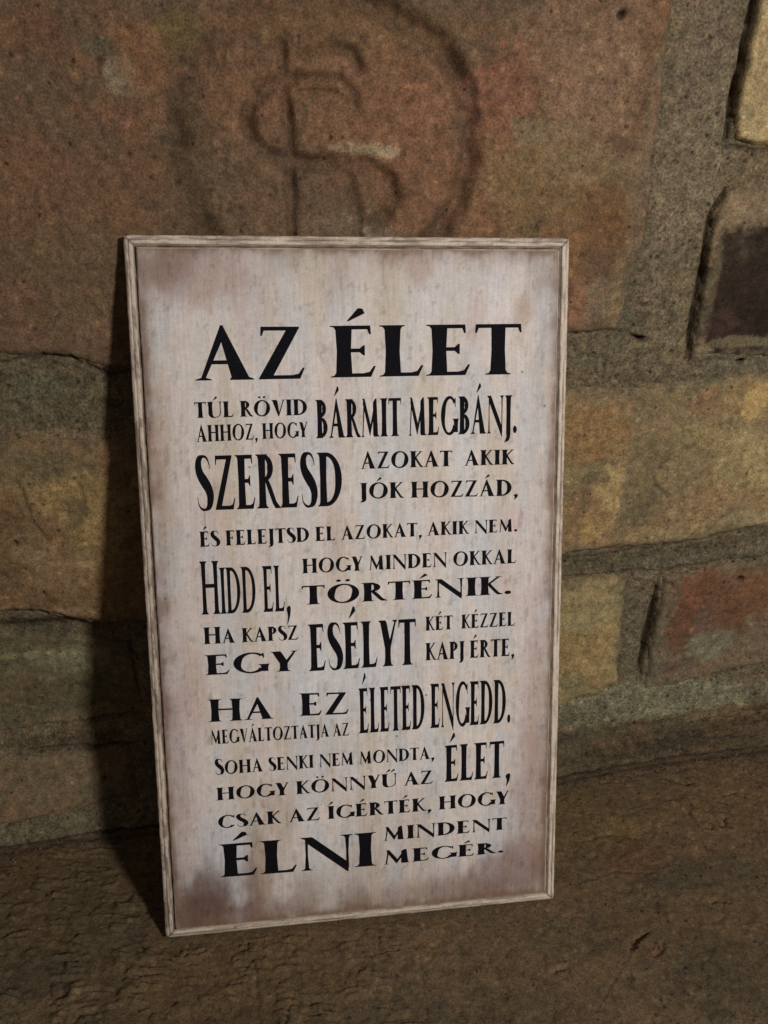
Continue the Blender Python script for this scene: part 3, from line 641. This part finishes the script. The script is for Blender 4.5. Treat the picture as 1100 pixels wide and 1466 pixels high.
def panel_color(U, V):
    n = fbm(U * 2.2, V * .55, 40, 4, 801); n2 = fbm(U, V, 14, 4, 802); st = fbm(U * 5, V * .35, 30, 4, 803)
    c = np.empty(U.shape + (3,)); c[:] = lin((226, 216, 209))
    for k, (cc, a) in enumerate((((204, 190, 166), .5), ((212, 190, 184), .35), ((210, 212, 216), .6))):
        m = (smooth(.0, .40, fbm(U * 2.6, V * .6, 42, 5, 810 + k, .6)) * a)[..., None]
        c = c * (1 - m) + lin(cc) * m
    for (pu, pv, ru, rv, col, s) in PANEL_PATCHES:
        d = np.hypot((U - pu) / ru, (V - pv) / rv) + .45 * fbm(U * 1.6, V * .8, 22, 4, 820, .6)
        m = (smooth(1.2, .3, d) * s)[..., None]
        c = c * (1 - m) + lin(col) * m
    # brown wax rubbed into the rim
    de = np.minimum(np.minimum(U - INS, W - INS - U), np.minimum(V - INS, H - INS - V))
    rim = np.exp(-np.maximum(de, 0) / np.maximum(.8, 3.0 + 2.4 * fbm(U * 2, V * 2, 22, 4, 830, .7))) * .6 + np.exp(-np.maximum(de, 0) / np.maximum(3, 13 + 10 * st)) * .26
    rim = rim * (1 + .25 * smooth(70, 10, V)) * (1 + .5 * n2 + .5 * st)
    rim = np.clip(rim, 0, .85)[..., None]
    c = c * (1 - rim) + lin((122, 90, 68)) * rim
    lowd = (smooth(75, 0, V + 30 * n) * .22)[..., None]; c = c * (1 - lowd) + lin((140, 118, 104)) * lowd
    # scuffs
    sx = fbm(U * 3, V * .9, 9, 4, 850, .7); c = c * (1 - .22 * smooth(.34, .5, sx))[..., None]
    return c * np.clip(1 + .07 * st + .04 * n2 + .03 * fbm(U, V, 3, 2, 840), .5, 1.3)[..., None]

def sign_child(name, verts_mm, faces, mat, colors=None, smooth_shade=True):
    """verts in the board's own frame: u right, depth behind the face, v up"""
    v = np.asarray(verts_mm, float); v = np.stack([v[:, 0] - W / 2, v[:, 1], v[:, 2]], 1) / 1000
    org = v.mean(0)
    o = link_mesh(name, v, faces, mat, None, colors, origin=org, smooth_shade=smooth_shade)
    o.parent = sign; o.location = org
    return o

def build_panel():
    gu = np.linspace(INS, W - INS, 190); gv = np.linspace(INS, H - INS, 326)
    U, V = np.meshgrid(gu, gv)
    c = panel_color(U, V).reshape(-1, 3)
    v = np.stack([U, 0 * U, V], -1).reshape(-1, 3)
    f = grid_faces(190, 326)
    # sides and back of the slab
    a, b, t, s = INS, W - INS, H - INS, INS
    extra = []; ef = []; n0 = len(v)
    ring_front = [(a, 0, s), (b, 0, s), (b, 0, t), (a, 0, t)]; ring_back = [(x, TH - .05, z) for x, _, z in ring_front]
    extra = ring_front + ring_back
    for i in range(4):
        j = (i + 1) % 4
        ef.append([n0 + j, n0 + i, n0 + 4 + i, n0 + 4 + j])
    ef.append([n0 + 7, n0 + 6, n0 + 5, n0 + 4][::-1][::-1])
    v = np.concatenate([v, extra]); f = np.concatenate([f, ef])
    c = np.concatenate([c, np.tile(lin((112, 84, 62)), (8, 1))])
    return sign_child('panel', v, f, MAT_PANEL, c, smooth_shade=False)
build_panel()

PROFILE = [(1.2, 9.0), (.5, 8.7), (.0, 7.6), (.0, 4.0), (.0, 2.6), (.12, 2.1), (.5, 1.75), (1.1, 1.35), (1.75, 1.0), (1.95, 1.22), (2.15, .78), (2.7, .55), (3.4, .42), (3.85, .42), (4.1, .8), (4.25, 1.25), (4.6, 1.35), (4.95, 1.25), (5.1, .85), (5.35, .35), (5.88, .12)]
def build_moulding(side):
    L = W if side in 'tb' else H
    n = int(L / 1.1)
    P = PROFILE
    d = np.array([p[0] for p in P]); y = np.array([p[1] for p in P])
    T = np.linspace(0, 1, n)
    V = np.zeros((n, len(P), 3)); C = np.zeros((n, len(P), 3))
    # mitre: each ring at depth d runs from d to L-d
    run = d[None, :] + T[:, None] * (L - 2 * d[None, :])
    seed = {'t': 1, 'b': 2, 'l': 3, 'r': 4}[side]
    wear = fbm(run, d[None, :] * 6 + 0 * run, 26, 4, 900 + seed, .6)
    fine = fbm(run, d[None, :] * 9 + 0 * run, 7, 3, 910 + seed, .6)
    yy = y[None, :] + .10 * fine * (y[None, :] < 3) + .12 * wear * (d[None, :] < 4.2) + .07 * fbm(run, d[None, :] * 4 + 0 * run, 3.5, 2, 940 + seed)
    corner = np.minimum(run, L - run)
    out = .5 * np.exp(-(corner / 1.6) ** 2) * (d[None, :] < 1.0)      # corners knocked off
    dd = d[None, :] + out + .10 * fbm(run, 0 * run, 12, 3, 920 + seed) * (d[None, :] < .6) * smooth(0, 4, corner)
    if side == 't': u, v = run, H - dd
    if side == 'b': u, v = run, dd
    if side == 'l': u, v = dd, run
    if side == 'r': u, v = W - dd, run
    V[..., 0] = u; V[..., 1] = yy; V[..., 2] = v
    white = lin((216, 200, 182)); dirt = lin((108, 84, 66)); dark = lin((62, 42, 32))
    streak = fbm(run * .55, d[None, :] * 9 + 0 * run, 10, 5, 930 + seed, .7)
    wv = smooth(.0, .30, streak + .45 * wear + .08)[..., None]
    amt = {'t': .5, 'b': .42, 'l': .66, 'r': .48}[side]
    C = white * (1 - wv * amt) + dirt * wv * amt
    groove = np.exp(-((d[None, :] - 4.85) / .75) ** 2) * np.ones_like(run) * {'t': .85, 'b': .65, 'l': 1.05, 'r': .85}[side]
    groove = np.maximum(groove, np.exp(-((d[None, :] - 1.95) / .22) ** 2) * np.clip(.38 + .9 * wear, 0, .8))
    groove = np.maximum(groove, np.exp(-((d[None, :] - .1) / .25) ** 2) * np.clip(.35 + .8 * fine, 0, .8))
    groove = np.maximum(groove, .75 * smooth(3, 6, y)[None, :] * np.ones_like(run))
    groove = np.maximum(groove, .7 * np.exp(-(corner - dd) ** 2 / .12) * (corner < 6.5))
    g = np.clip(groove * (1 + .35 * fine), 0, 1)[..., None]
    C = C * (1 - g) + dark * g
    C = C * (1 + .10 * fine)[..., None]
    f = grid_faces(len(P), n)
    if side in 'lt': f = f[:, ::-1]
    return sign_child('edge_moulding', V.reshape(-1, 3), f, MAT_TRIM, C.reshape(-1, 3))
for s_ in 'tblr':
    build_moulding(s_)

# ------------------------------------------------------------------ lettering: a flared roman capital face drawn stroke by stroke
def cat(pts, n=7):
    P = np.array(pts, float); out = []
    Q = np.vstack([2 * P[0] - P[1], P, 2 * P[-1] - P[-2]])
    for i in range(1, len(Q) - 2):
        for k in range(n):
            t = k / n
            out.append(.5 * ((2 * Q[i]) + (-Q[i - 1] + Q[i + 1]) * t + (2 * Q[i - 1] - 5 * Q[i] + 4 * Q[i + 1] - Q[i + 2]) * t * t + (-Q[i - 1] + 3 * Q[i] - 3 * Q[i + 1] + Q[i + 2]) * t ** 3))
    out.append(Q[-2]); return np.array(out)

def brush(pts, n=7):
    """pts: x, y, width -> list of overlapping quads"""
    S = cat(pts, n); c = S[:, :2]; w = np.maximum(S[:, 2], .012)
    t = np.gradient(c, axis=0); t /= np.linalg.norm(t, axis=1)[:, None] + 1e-9
    nn = np.stack([-t[:, 1], t[:, 0]], 1)
    a = c + nn * w[:, None] / 2; b = c - nn * w[:, None] / 2
    return [list(map(tuple, list(a) + list(b[::-1])))]

def ring(cx, cy, rx, ry, wx, wy, a0=0, a1=360, tilt=10):
    """bowl with thick sides (wx) and thin top (wy)"""
    n = max(6, int(abs(a1 - a0) / 10)); A = np.radians(np.linspace(a0, a1, n + 1))
    ki = math.radians(tilt)
    o = np.stack([cx + rx * np.cos(A), cy + ry * np.sin(A)], 1)
    k = np.cos(A + ki) ** 2 if tilt else np.cos(A) ** 2
    w = wy + (wx - wy) * k ** .9
    nx = np.cos(A) ; ny = np.sin(A)
    i = o - np.stack([nx * w, ny * w * 1.0], 1)
    return [[tuple(o[j]), tuple(o[j + 1]), tuple(i[j + 1]), tuple(i[j])] for j in range(n)]

def stem(x, T, y0=0, y1=1, top=True, bot=True, sl=.08, sr=.08):
    p = []
    if bot: p += [(x - sl, y0), (x + T + sr, y0), (x + T + sr, y0 + .018), (x + T + sr * .4, y0 + .034), (x + T + .008, y0 + .085)]
    else: p += [(x, y0), (x + T, y0)]
    p += [(x + T - .006, (y0 + y1) / 2)]
    if top: p += [(x + T + .008, y1 - .085), (x + T + sr * .4, y1 - .034), (x + T + sr, y1 - .018), (x + T + sr, y1), (x - sl, y1), (x - sl, y1 - .018), (x - sl * .4, y1 - .034), (x - .008, y1 - .085)]
    else: p += [(x + T, y1), (x, y1)]
    p += [(x + .006, (y0 + y1) / 2)]
    if bot: p += [(x - .008, y0 + .085), (x - sl * .4, y0 + .034), (x - sl, y0 + .018)]
    return [p]

def box(x0, y0, x1, y1): return [[(x0, y0), (x1, y0), (x1, y1), (x0, y1)]]
t = .074
def arm_top(x0, x1): return [[(x0, 1 - t), (x1 - .10, 1 - t), (x1 - .045, 1 - .075), (x1 - .02, 1 - .17), (x1 + .004, 1 - .17), (x1 - .004, 1), (x0, 1)]]
def arm_top_l(x0, x1): return [[(x1, 1), (x0 + .004, 1), (x0 - .004, 1 - .17), (x0 + .02, 1 - .17), (x0 + .045, 1 - .075), (x0 + .10, 1 - t), (x1, 1 - t)]]
def arm_bot(x0, x1): return [[(x0, 0), (x1 - .02, 0), (x1 + .045, .21), (x1 + .018, .215), (x1 - .04, .10), (x1 - .12, t), (x0, t)]]
def arm_mid(x0, x1, y=.52): return [[(x0, y - t / 2), (x1 - .07, y - t / 2), (x1 - .02, y - .10), (x1, y - .10), (x1, y + .10), (x1 - .02, y + .10), (x1 - .07, y + t / 2), (x0, y + t / 2)]]

def glyph(ch, T):
    s = .065
    if ch == 'A':
        q = [[(.36, 1.03), (.395, 1.03), (.73, .055), (.80, .018), (.80, 0), (.47, 0), (.47, .018), (.715 - T * 1.12, .055), (.36 - T * .12, .90)],
             [(.0, 0), (.22, 0), (.22, .018), (.145, .05), (.40, .80), (.37, 1.0), (.355, 1.0), (.08, .05), (.0, .018)]] + box(.17, .30, .56, .30 + t)
        return q, .80
    if ch == 'B':
        return stem(.07, T, sr=.02) + ring(.20, .765, .31, .235, T * .9, t, -90, 90, 0) + ring(.20, .275, .37, .275, T, t, -90, 90, 0) + box(.12, 1 - t, .21, 1) + box(.12, 0, .21, t) + box(.12, .53, .21, .53 + t), .60
    if ch == 'C':
        return ring(.47, .5, .44, .52, T, t, 48, 312) + [[(.72, .93), (.785, .97), (.785, .72), (.765, .72), (.74, .82), (.70, .88)]] + [[(.755, .12), (.80, .21), (.78, .225), (.71, .15)]], .82
    if ch == 'D':
        return stem(.07, T, sr=.02) + ring(.28, .5, .51, .5, T * 1.02, t, -90, 90, 0) + box(.12, 1 - t, .29, 1) + box(.12, 0, .29, t), .83
    if ch == 'E':
        return stem(.07, T, sr=.01) + arm_top(.1, .53) + arm_mid(.12, .45) + arm_bot(.1, .55), .62
    if ch == 'F':
        return stem(.07, T, sr=.05, top=True) + arm_top(.1, .53) + arm_mid(.12, .45, .50), .57
    if ch == 'G':
        return ring(.47, .5, .44, .52, T, t, 48, 318) + [[(.72, .93), (.785, .97), (.785, .72), (.765, .72), (.74, .82), (.70, .88)]] + stem(.705, T * .9, .06, .42, True, False, .075, .05), .90
    if ch == 'H':
        return stem(.07, T) + stem(.83 - T, T) + box(.1, .50, .80, .50 + t), .90
    if ch == 'I':
        return stem(.07, T), .14 + T
    if ch == 'J':
        return stem(.10, T, .10, 1, True, False) + brush([(.10 + T / 2, .16, T), (.10 + T / 2, 0, T), (.10 + T * .4, -.13, T * .75), (.05, -.22, .04), (.0, -.25, .015)]), .17 + T
    if ch == 'K':
        return stem(.07, T) + brush([(.20, .47, t), (.40, .74, t), (.585, .975, t)]) + [[(.49, 1), (.70, 1), (.70, .982), (.62, .965), (.55, .95), (.49, .982)]] + \
            [[(.255, .60), (.34, .64), (.42, .46), (.60, .12), (.72, .018), (.72, 0), (.56, 0), (.50, .08), (.30, .46)]], .70
    if ch == 'L':
        return stem(.07, T, sr=.065) + arm_bot(.1, .54), .60
    if ch == 'M':
        return [[(.03, 0), (.19, 0), (.19, .018), (.135, .04), (.205, .84), (.16, .97), (.085, .04), (.03, .018)],
                [(.145, 1.0), (.215, 1.0), (.52, .26), (.475, .02), (.455, .02), (.12, .86)],
                [(.455, .02), (.475, .02), (.80, .86), (.79, 1.0), (.745, 1.0), (.435, .16)],
                [(.745, 1.0), (.81, 1.0), (.845 + .02, .05), (.93, .018), (.93, 0), (.655, 0), (.655, .018), (.845 - T, .05), (.775 - T * .65, .90)],
                [(.10, 1.0), (.21, 1.0), (.21, .97), (.17, .93), (.10, .982)]], .96
    if ch == 'N':
        return stem(.09, .05, 0, .97, False, True, .07, .07) + [[(.02, 1), (.21, 1), (.80, .17), (.80, -.10), (.775, -.10), (.12, .82), (.09, .93), (.02, .982)]] + stem(.76, .05, .0, 1, True, False, .09, .07), .88
    if ch == 'O':
        return ring(.48, .5, .45, .52, T, t, 0, 360), .96
    if ch == 'P':
        return stem(.07, T) + ring(.22, .73, .34, .27, T * .95, t, -100, 90, 0) + box(.12, 1 - t, .23, 1) + box(.15, .46, .22, .46 + t * .8), .60
    if ch == 'R':
        return stem(.07, T) + ring(.22, .745, .32, .255, T * .9, t, -90, 90, 0) + box(.12, 1 - t, .23, 1) + box(.12, .49, .23, .49 + t) + \
            [[(.26, .52), (.38, .53), (.47, .40), (.62, .12), (.74, .018), (.74, -.005), (.58, -.005), (.50, .08)]], .71
    if ch == 'S':
        return brush([(.475, .76, .014), (.455, .86, .03), (.38, .965, .05), (.27, .99, .055), (.155, .93, T * .75), (.12, .80, T * .95), (.17, .66, T * 1.02), (.29, .53, T * 1.1), (.41, .40, T * 1.06), (.465, .25, T), (.42, .09, T * .75), (.31, .015, .055), (.19, .02, .05), (.09, .10, .03), (.055, .25, .014)], 5), .55
    if ch == 'T':
        m = .33
        return stem(m - T / 2, T, 0, 1, False, True) + arm_top(m, .65) + arm_top_l(.01, m), .66
    if ch == 'U':
        return stem(.07, T, .30, 1, True, False) + stem(.70, .05, .30, 1, True, False, .08, .07) + brush([(.07 + T / 2, .34, T), (.08 + T / 2, .2, T), (.19 + T / 3, .07, T * .75), (.40, .005, .06), (.58, .05, .05), (.69, .16, .05), (.725, .34, .05)]), .82
    if ch == 'V':
        return [[(.0, 1), (.28, 1), (.28, .982), (.09 + T * 1.15, .95), (.44, .14), (.42, -.03), (.375, -.03), (.06, .95), (.0, .982)],
                [(.58, 1), (.76, 1), (.76, .982), (.705, .95), (.42, -.03), (.39, .06), (.645, .95), (.58, .982)]], .76
    if ch == 'Y':
        return stem(.33 - T / 2, T, 0, .45, False, True) + [[(.0, 1), (.26, 1), (.26, .982), (.08 + T, .95), (.33 + T / 2, .48), (.33 + T / 2, .40), (.33 - T / 2, .40), (.06, .95), (.0, .982)],
                [(.51, 1), (.68, 1), (.68, .982), (.63, .95), (.33 + T / 2, .40), (.33 + T * .1, .45), (.57, .95), (.51, .982)]], .68
    if ch == 'Z':
        return [[(.44, 1), (.60, 1), (.60, .975), (.22, .04), (.20, 0), (.03, 0), (.03, .022), (.43, .96)]] + arm_top_l(.07, .55) + arm_bot(.08, .62), .68
    if ch == ',':
        return brush([(.12, .09, .10), (.13, .055, .20), (.145, .0, .19), (.135, -.11, .10), (.06, -.25, .02)]), .25
    if ch == '.':
        return [[(.13 + .10 * math.cos(a), .09 + .10 * math.sin(a)) for a in np.linspace(0, 2 * math.pi, 17)[:-1]]], .25
    return [], .34

ACC = {'Á': 'A', 'É': 'E', 'Í': 'I', 'Ó': 'O', 'Ö': 'O', 'Ú': 'U', 'Ű': 'U'}
ACX = {'A': .37, 'E': .30, 'I': .14, 'O': .48, 'U': .42}
def accent(ch):
    b = ACC[ch]; cx = ACX[b]
    def ac(x): return [[(x - .085, 1.09), (x - .065, 1.082), (x + .155, 1.235), (x + .125, 1.325), (x + .065, 1.335)]]
    if ch in 'ÁÉÍÓÚ': return ac(cx)
    if ch == 'Ű': return ac(cx - .09) + ac(cx + .14)
    return [[(x + .068 * math.cos(a), 1.19 + .068 * math.sin(a)) for a in np.linspace(0, 2 * math.pi, 13)[:-1]] for x in (cx - .13, cx + .13)]

_cache = {}
def glyph_mesh(ch, T):
    key = (ch, T)
    if key in _cache: return _cache[key]
    base = ACC.get(ch, ch)
    polys, adv = glyph(base, T)
    if ch in ACC: polys = polys + accent(ch)
    vs, fs = [], []
    for p in polys:
        a = sum(p[i][0] * p[(i + 1) % len(p)][1] - p[(i + 1) % len(p)][0] * p[i][1] for i in range(len(p)))
        if a < 0: p = p[::-1]
        fs.append(list(range(len(vs), len(vs) + len(p)))); vs += [Vector((float(q[0]), float(q[1]))) for q in p]
    if vs:
        r = geometry.delaunay_2d_cdt(vs, [], fs, 0, 1e-5)
        V = np.array([(v.x, v.y) for v in r[0]]); Fc = [tuple(f) for f, src in zip(r[2], r[5]) if len(src)]
    else:
        V = np.zeros((0, 2)); Fc = []
    _cache[key] = (V, Fc, adv)
    return _cache[key]

TEXT = [
 ('AZ', 27.73, 273.24, 296.62, 76.34, 273.43, 296.45) ,
 ('ÉLET', 88.05, 273.73, 296.68, 177.11, 274.04, 297.06) ,
 ('TÚL RÖVID', 26.63, 256.72, 263.69, 76.84, 257.08, 264.33) ,
 ('AHHOZ, HOGY', 27.03, 245.91, 253.43, 76.89, 247.03, 253.9) ,
 ('BÁRMIT MEGBÁNJ.', 80.7, 246.33, 263.79, 175.49, 246.64, 264.35) ,
 ('SZERESD', 25.69, 214.73, 239.61, 92.1, 214.62, 239.75) ,
 ('AZOKAT  AKIK', 100.91, 231.59, 239.52, 174.68, 231.72, 238.72) ,
 ('JÓK HOZZÁD,', 100.18, 217.63, 225.03, 176.46, 216.52, 224.46) ,
 ('ÉS FELEJTSD EL AZOKAT, AKIK NEM.', 25.98, 197.81, 204.98, 176.44, 199.06, 205.3) ,
 ('Hidd el,', 25.5, 165.6, 191.0, 66.66, 165.24, 190.7) ,
 ('HOGY MINDEN OKKAL', 72.46, 183.09, 190.13, 176.08, 183.41, 190.36) ,
 ('TÖRTÉNIK.', 72.03, 167.85, 177.02, 173.84, 168.12, 177.25) ,
 ('Ha kapsz', 25.56, 151.27, 159.36, 69.83, 150.97, 159.4) ,
 ('EGY', 25.63, 136.06, 145.87, 69.22, 135.53, 145.62) ,
 ('ESÉLYT', 74.54, 134.83, 158.09, 126.54, 135.04, 158.16) ,
 ('KÉT  KÉZZEL', 131.1, 151.77, 158.79, 175.83, 151.85, 158.97) ,
 ('KAPJ ÉRTE,', 131.05, 136.72, 145.53, 175.84, 136.44, 145.45) ,
 ('HA', 26.17, 112.59, 123.91, 56.94, 112.16, 122.97) ,
 ('EZ', 69.23, 112.55, 124.03, 93.2, 111.88, 123.07) ,
 ('MEGVÁLTOZTATJA AZ', 26.8, 101.25, 108.35, 93.16, 100.8, 107.37) ,
 ('ÉLETED ENGEDD.', 98.05, 101.4, 124.55, 174.28, 101.57, 124.4) ,
 ('Soha senki nem mondta,', 28.04, 85.5, 93.52, 135.46, 85.24, 92.84) ,
 ('HOGY KÖNNYŰ AZ', 27.98, 72.24, 78.76, 134.72, 72.03, 79.15) ,
 ('ÉLET,', 140.68, 72.31, 91.66, 174.67, 72.24, 92.06) ,
 ('CSAK AZ ÍGÉRTÉK, HOGY', 28.33, 57.55, 64.14, 174.24, 57.56, 64.81) ,
 ('ÉLNI', 28.03, 31.49, 48.99, 105.54, 30.04, 48.38) ,
 ('MINDENT', 109.61, 43.14, 50.67, 173.14, 43.56, 50.16) ,
 ('MEGÉR.', 109.46, 30.03, 37.9, 171.63, 30.83, 36.7) ,
]


def build_text(txt, u0, v0, t0, u1, v1, t1):
    ratio = (u1 - u0) / max(1, len(txt)) / ((t0 - v0 + t1 - v1) / 2)
    T = .20 if len(txt) <= 4 or txt in ('EGY', 'ÉLNI') else .225
    if txt in ('SZERESD', 'ESÉLYT', 'ÉLET,', 'TÖRTÉNIK.'): T = .215
    if txt in ('Hidd el,',): T = .18
    pen = 0; items = []; ext = [1e9, -1e9]
    for ch in txt:
        lo = ch.islower(); k = {'Hidd el,': .87, 'Ha kapsz': .84}.get(txt, .86) if lo else 1.0
        V, Fc, adv = glyph_mesh(ch.upper(), T)
        if len(V):
            P = V * k; P = P + np.array([pen, 0]); items.append((P, Fc, ch))
            body = P
            ext[0] = min(ext[0], body[:, 0].min()); ext[1] = max(ext[1], body[:, 0].max())
            pen += (adv + .035) * k
        else:
            pen += .30
    vs, fs = [], []
    for P, Fc, ch in items:
        n0 = len(vs)
        f = (P[:, 0] - ext[0]) / (ext[1] - ext[0])
        u = u0 + f * (u1 - u0)
        v = (v0 + f * (v1 - v0)) + P[:, 1] * ((t0 - v0) + f * ((t1 - v1) - (t0 - v0)))
        vs += [(a, -.06, b) for a, b in zip(u, v)]
        fs += [[i + n0 for i in tri] for tri in Fc]
    tri = [q for q in fs if len(q) == 3]
    for q in fs:
        for k in range(1, len(q) - 2 + 0):
            if len(q) > 3: tri.append([q[0], q[k], q[k + 1]])
    for q in fs:
        if len(q) > 3: tri.append([q[0], q[-2], q[-1]])
    o = sign_child('printed_lettering', np.array(vs), np.array(tri), MAT_INK, None, smooth_shade=False)
    o['label'] = 'black lettering reading ' + ' '.join(txt.upper().split())
    return o
for row in TEXT:
    build_text(*row)
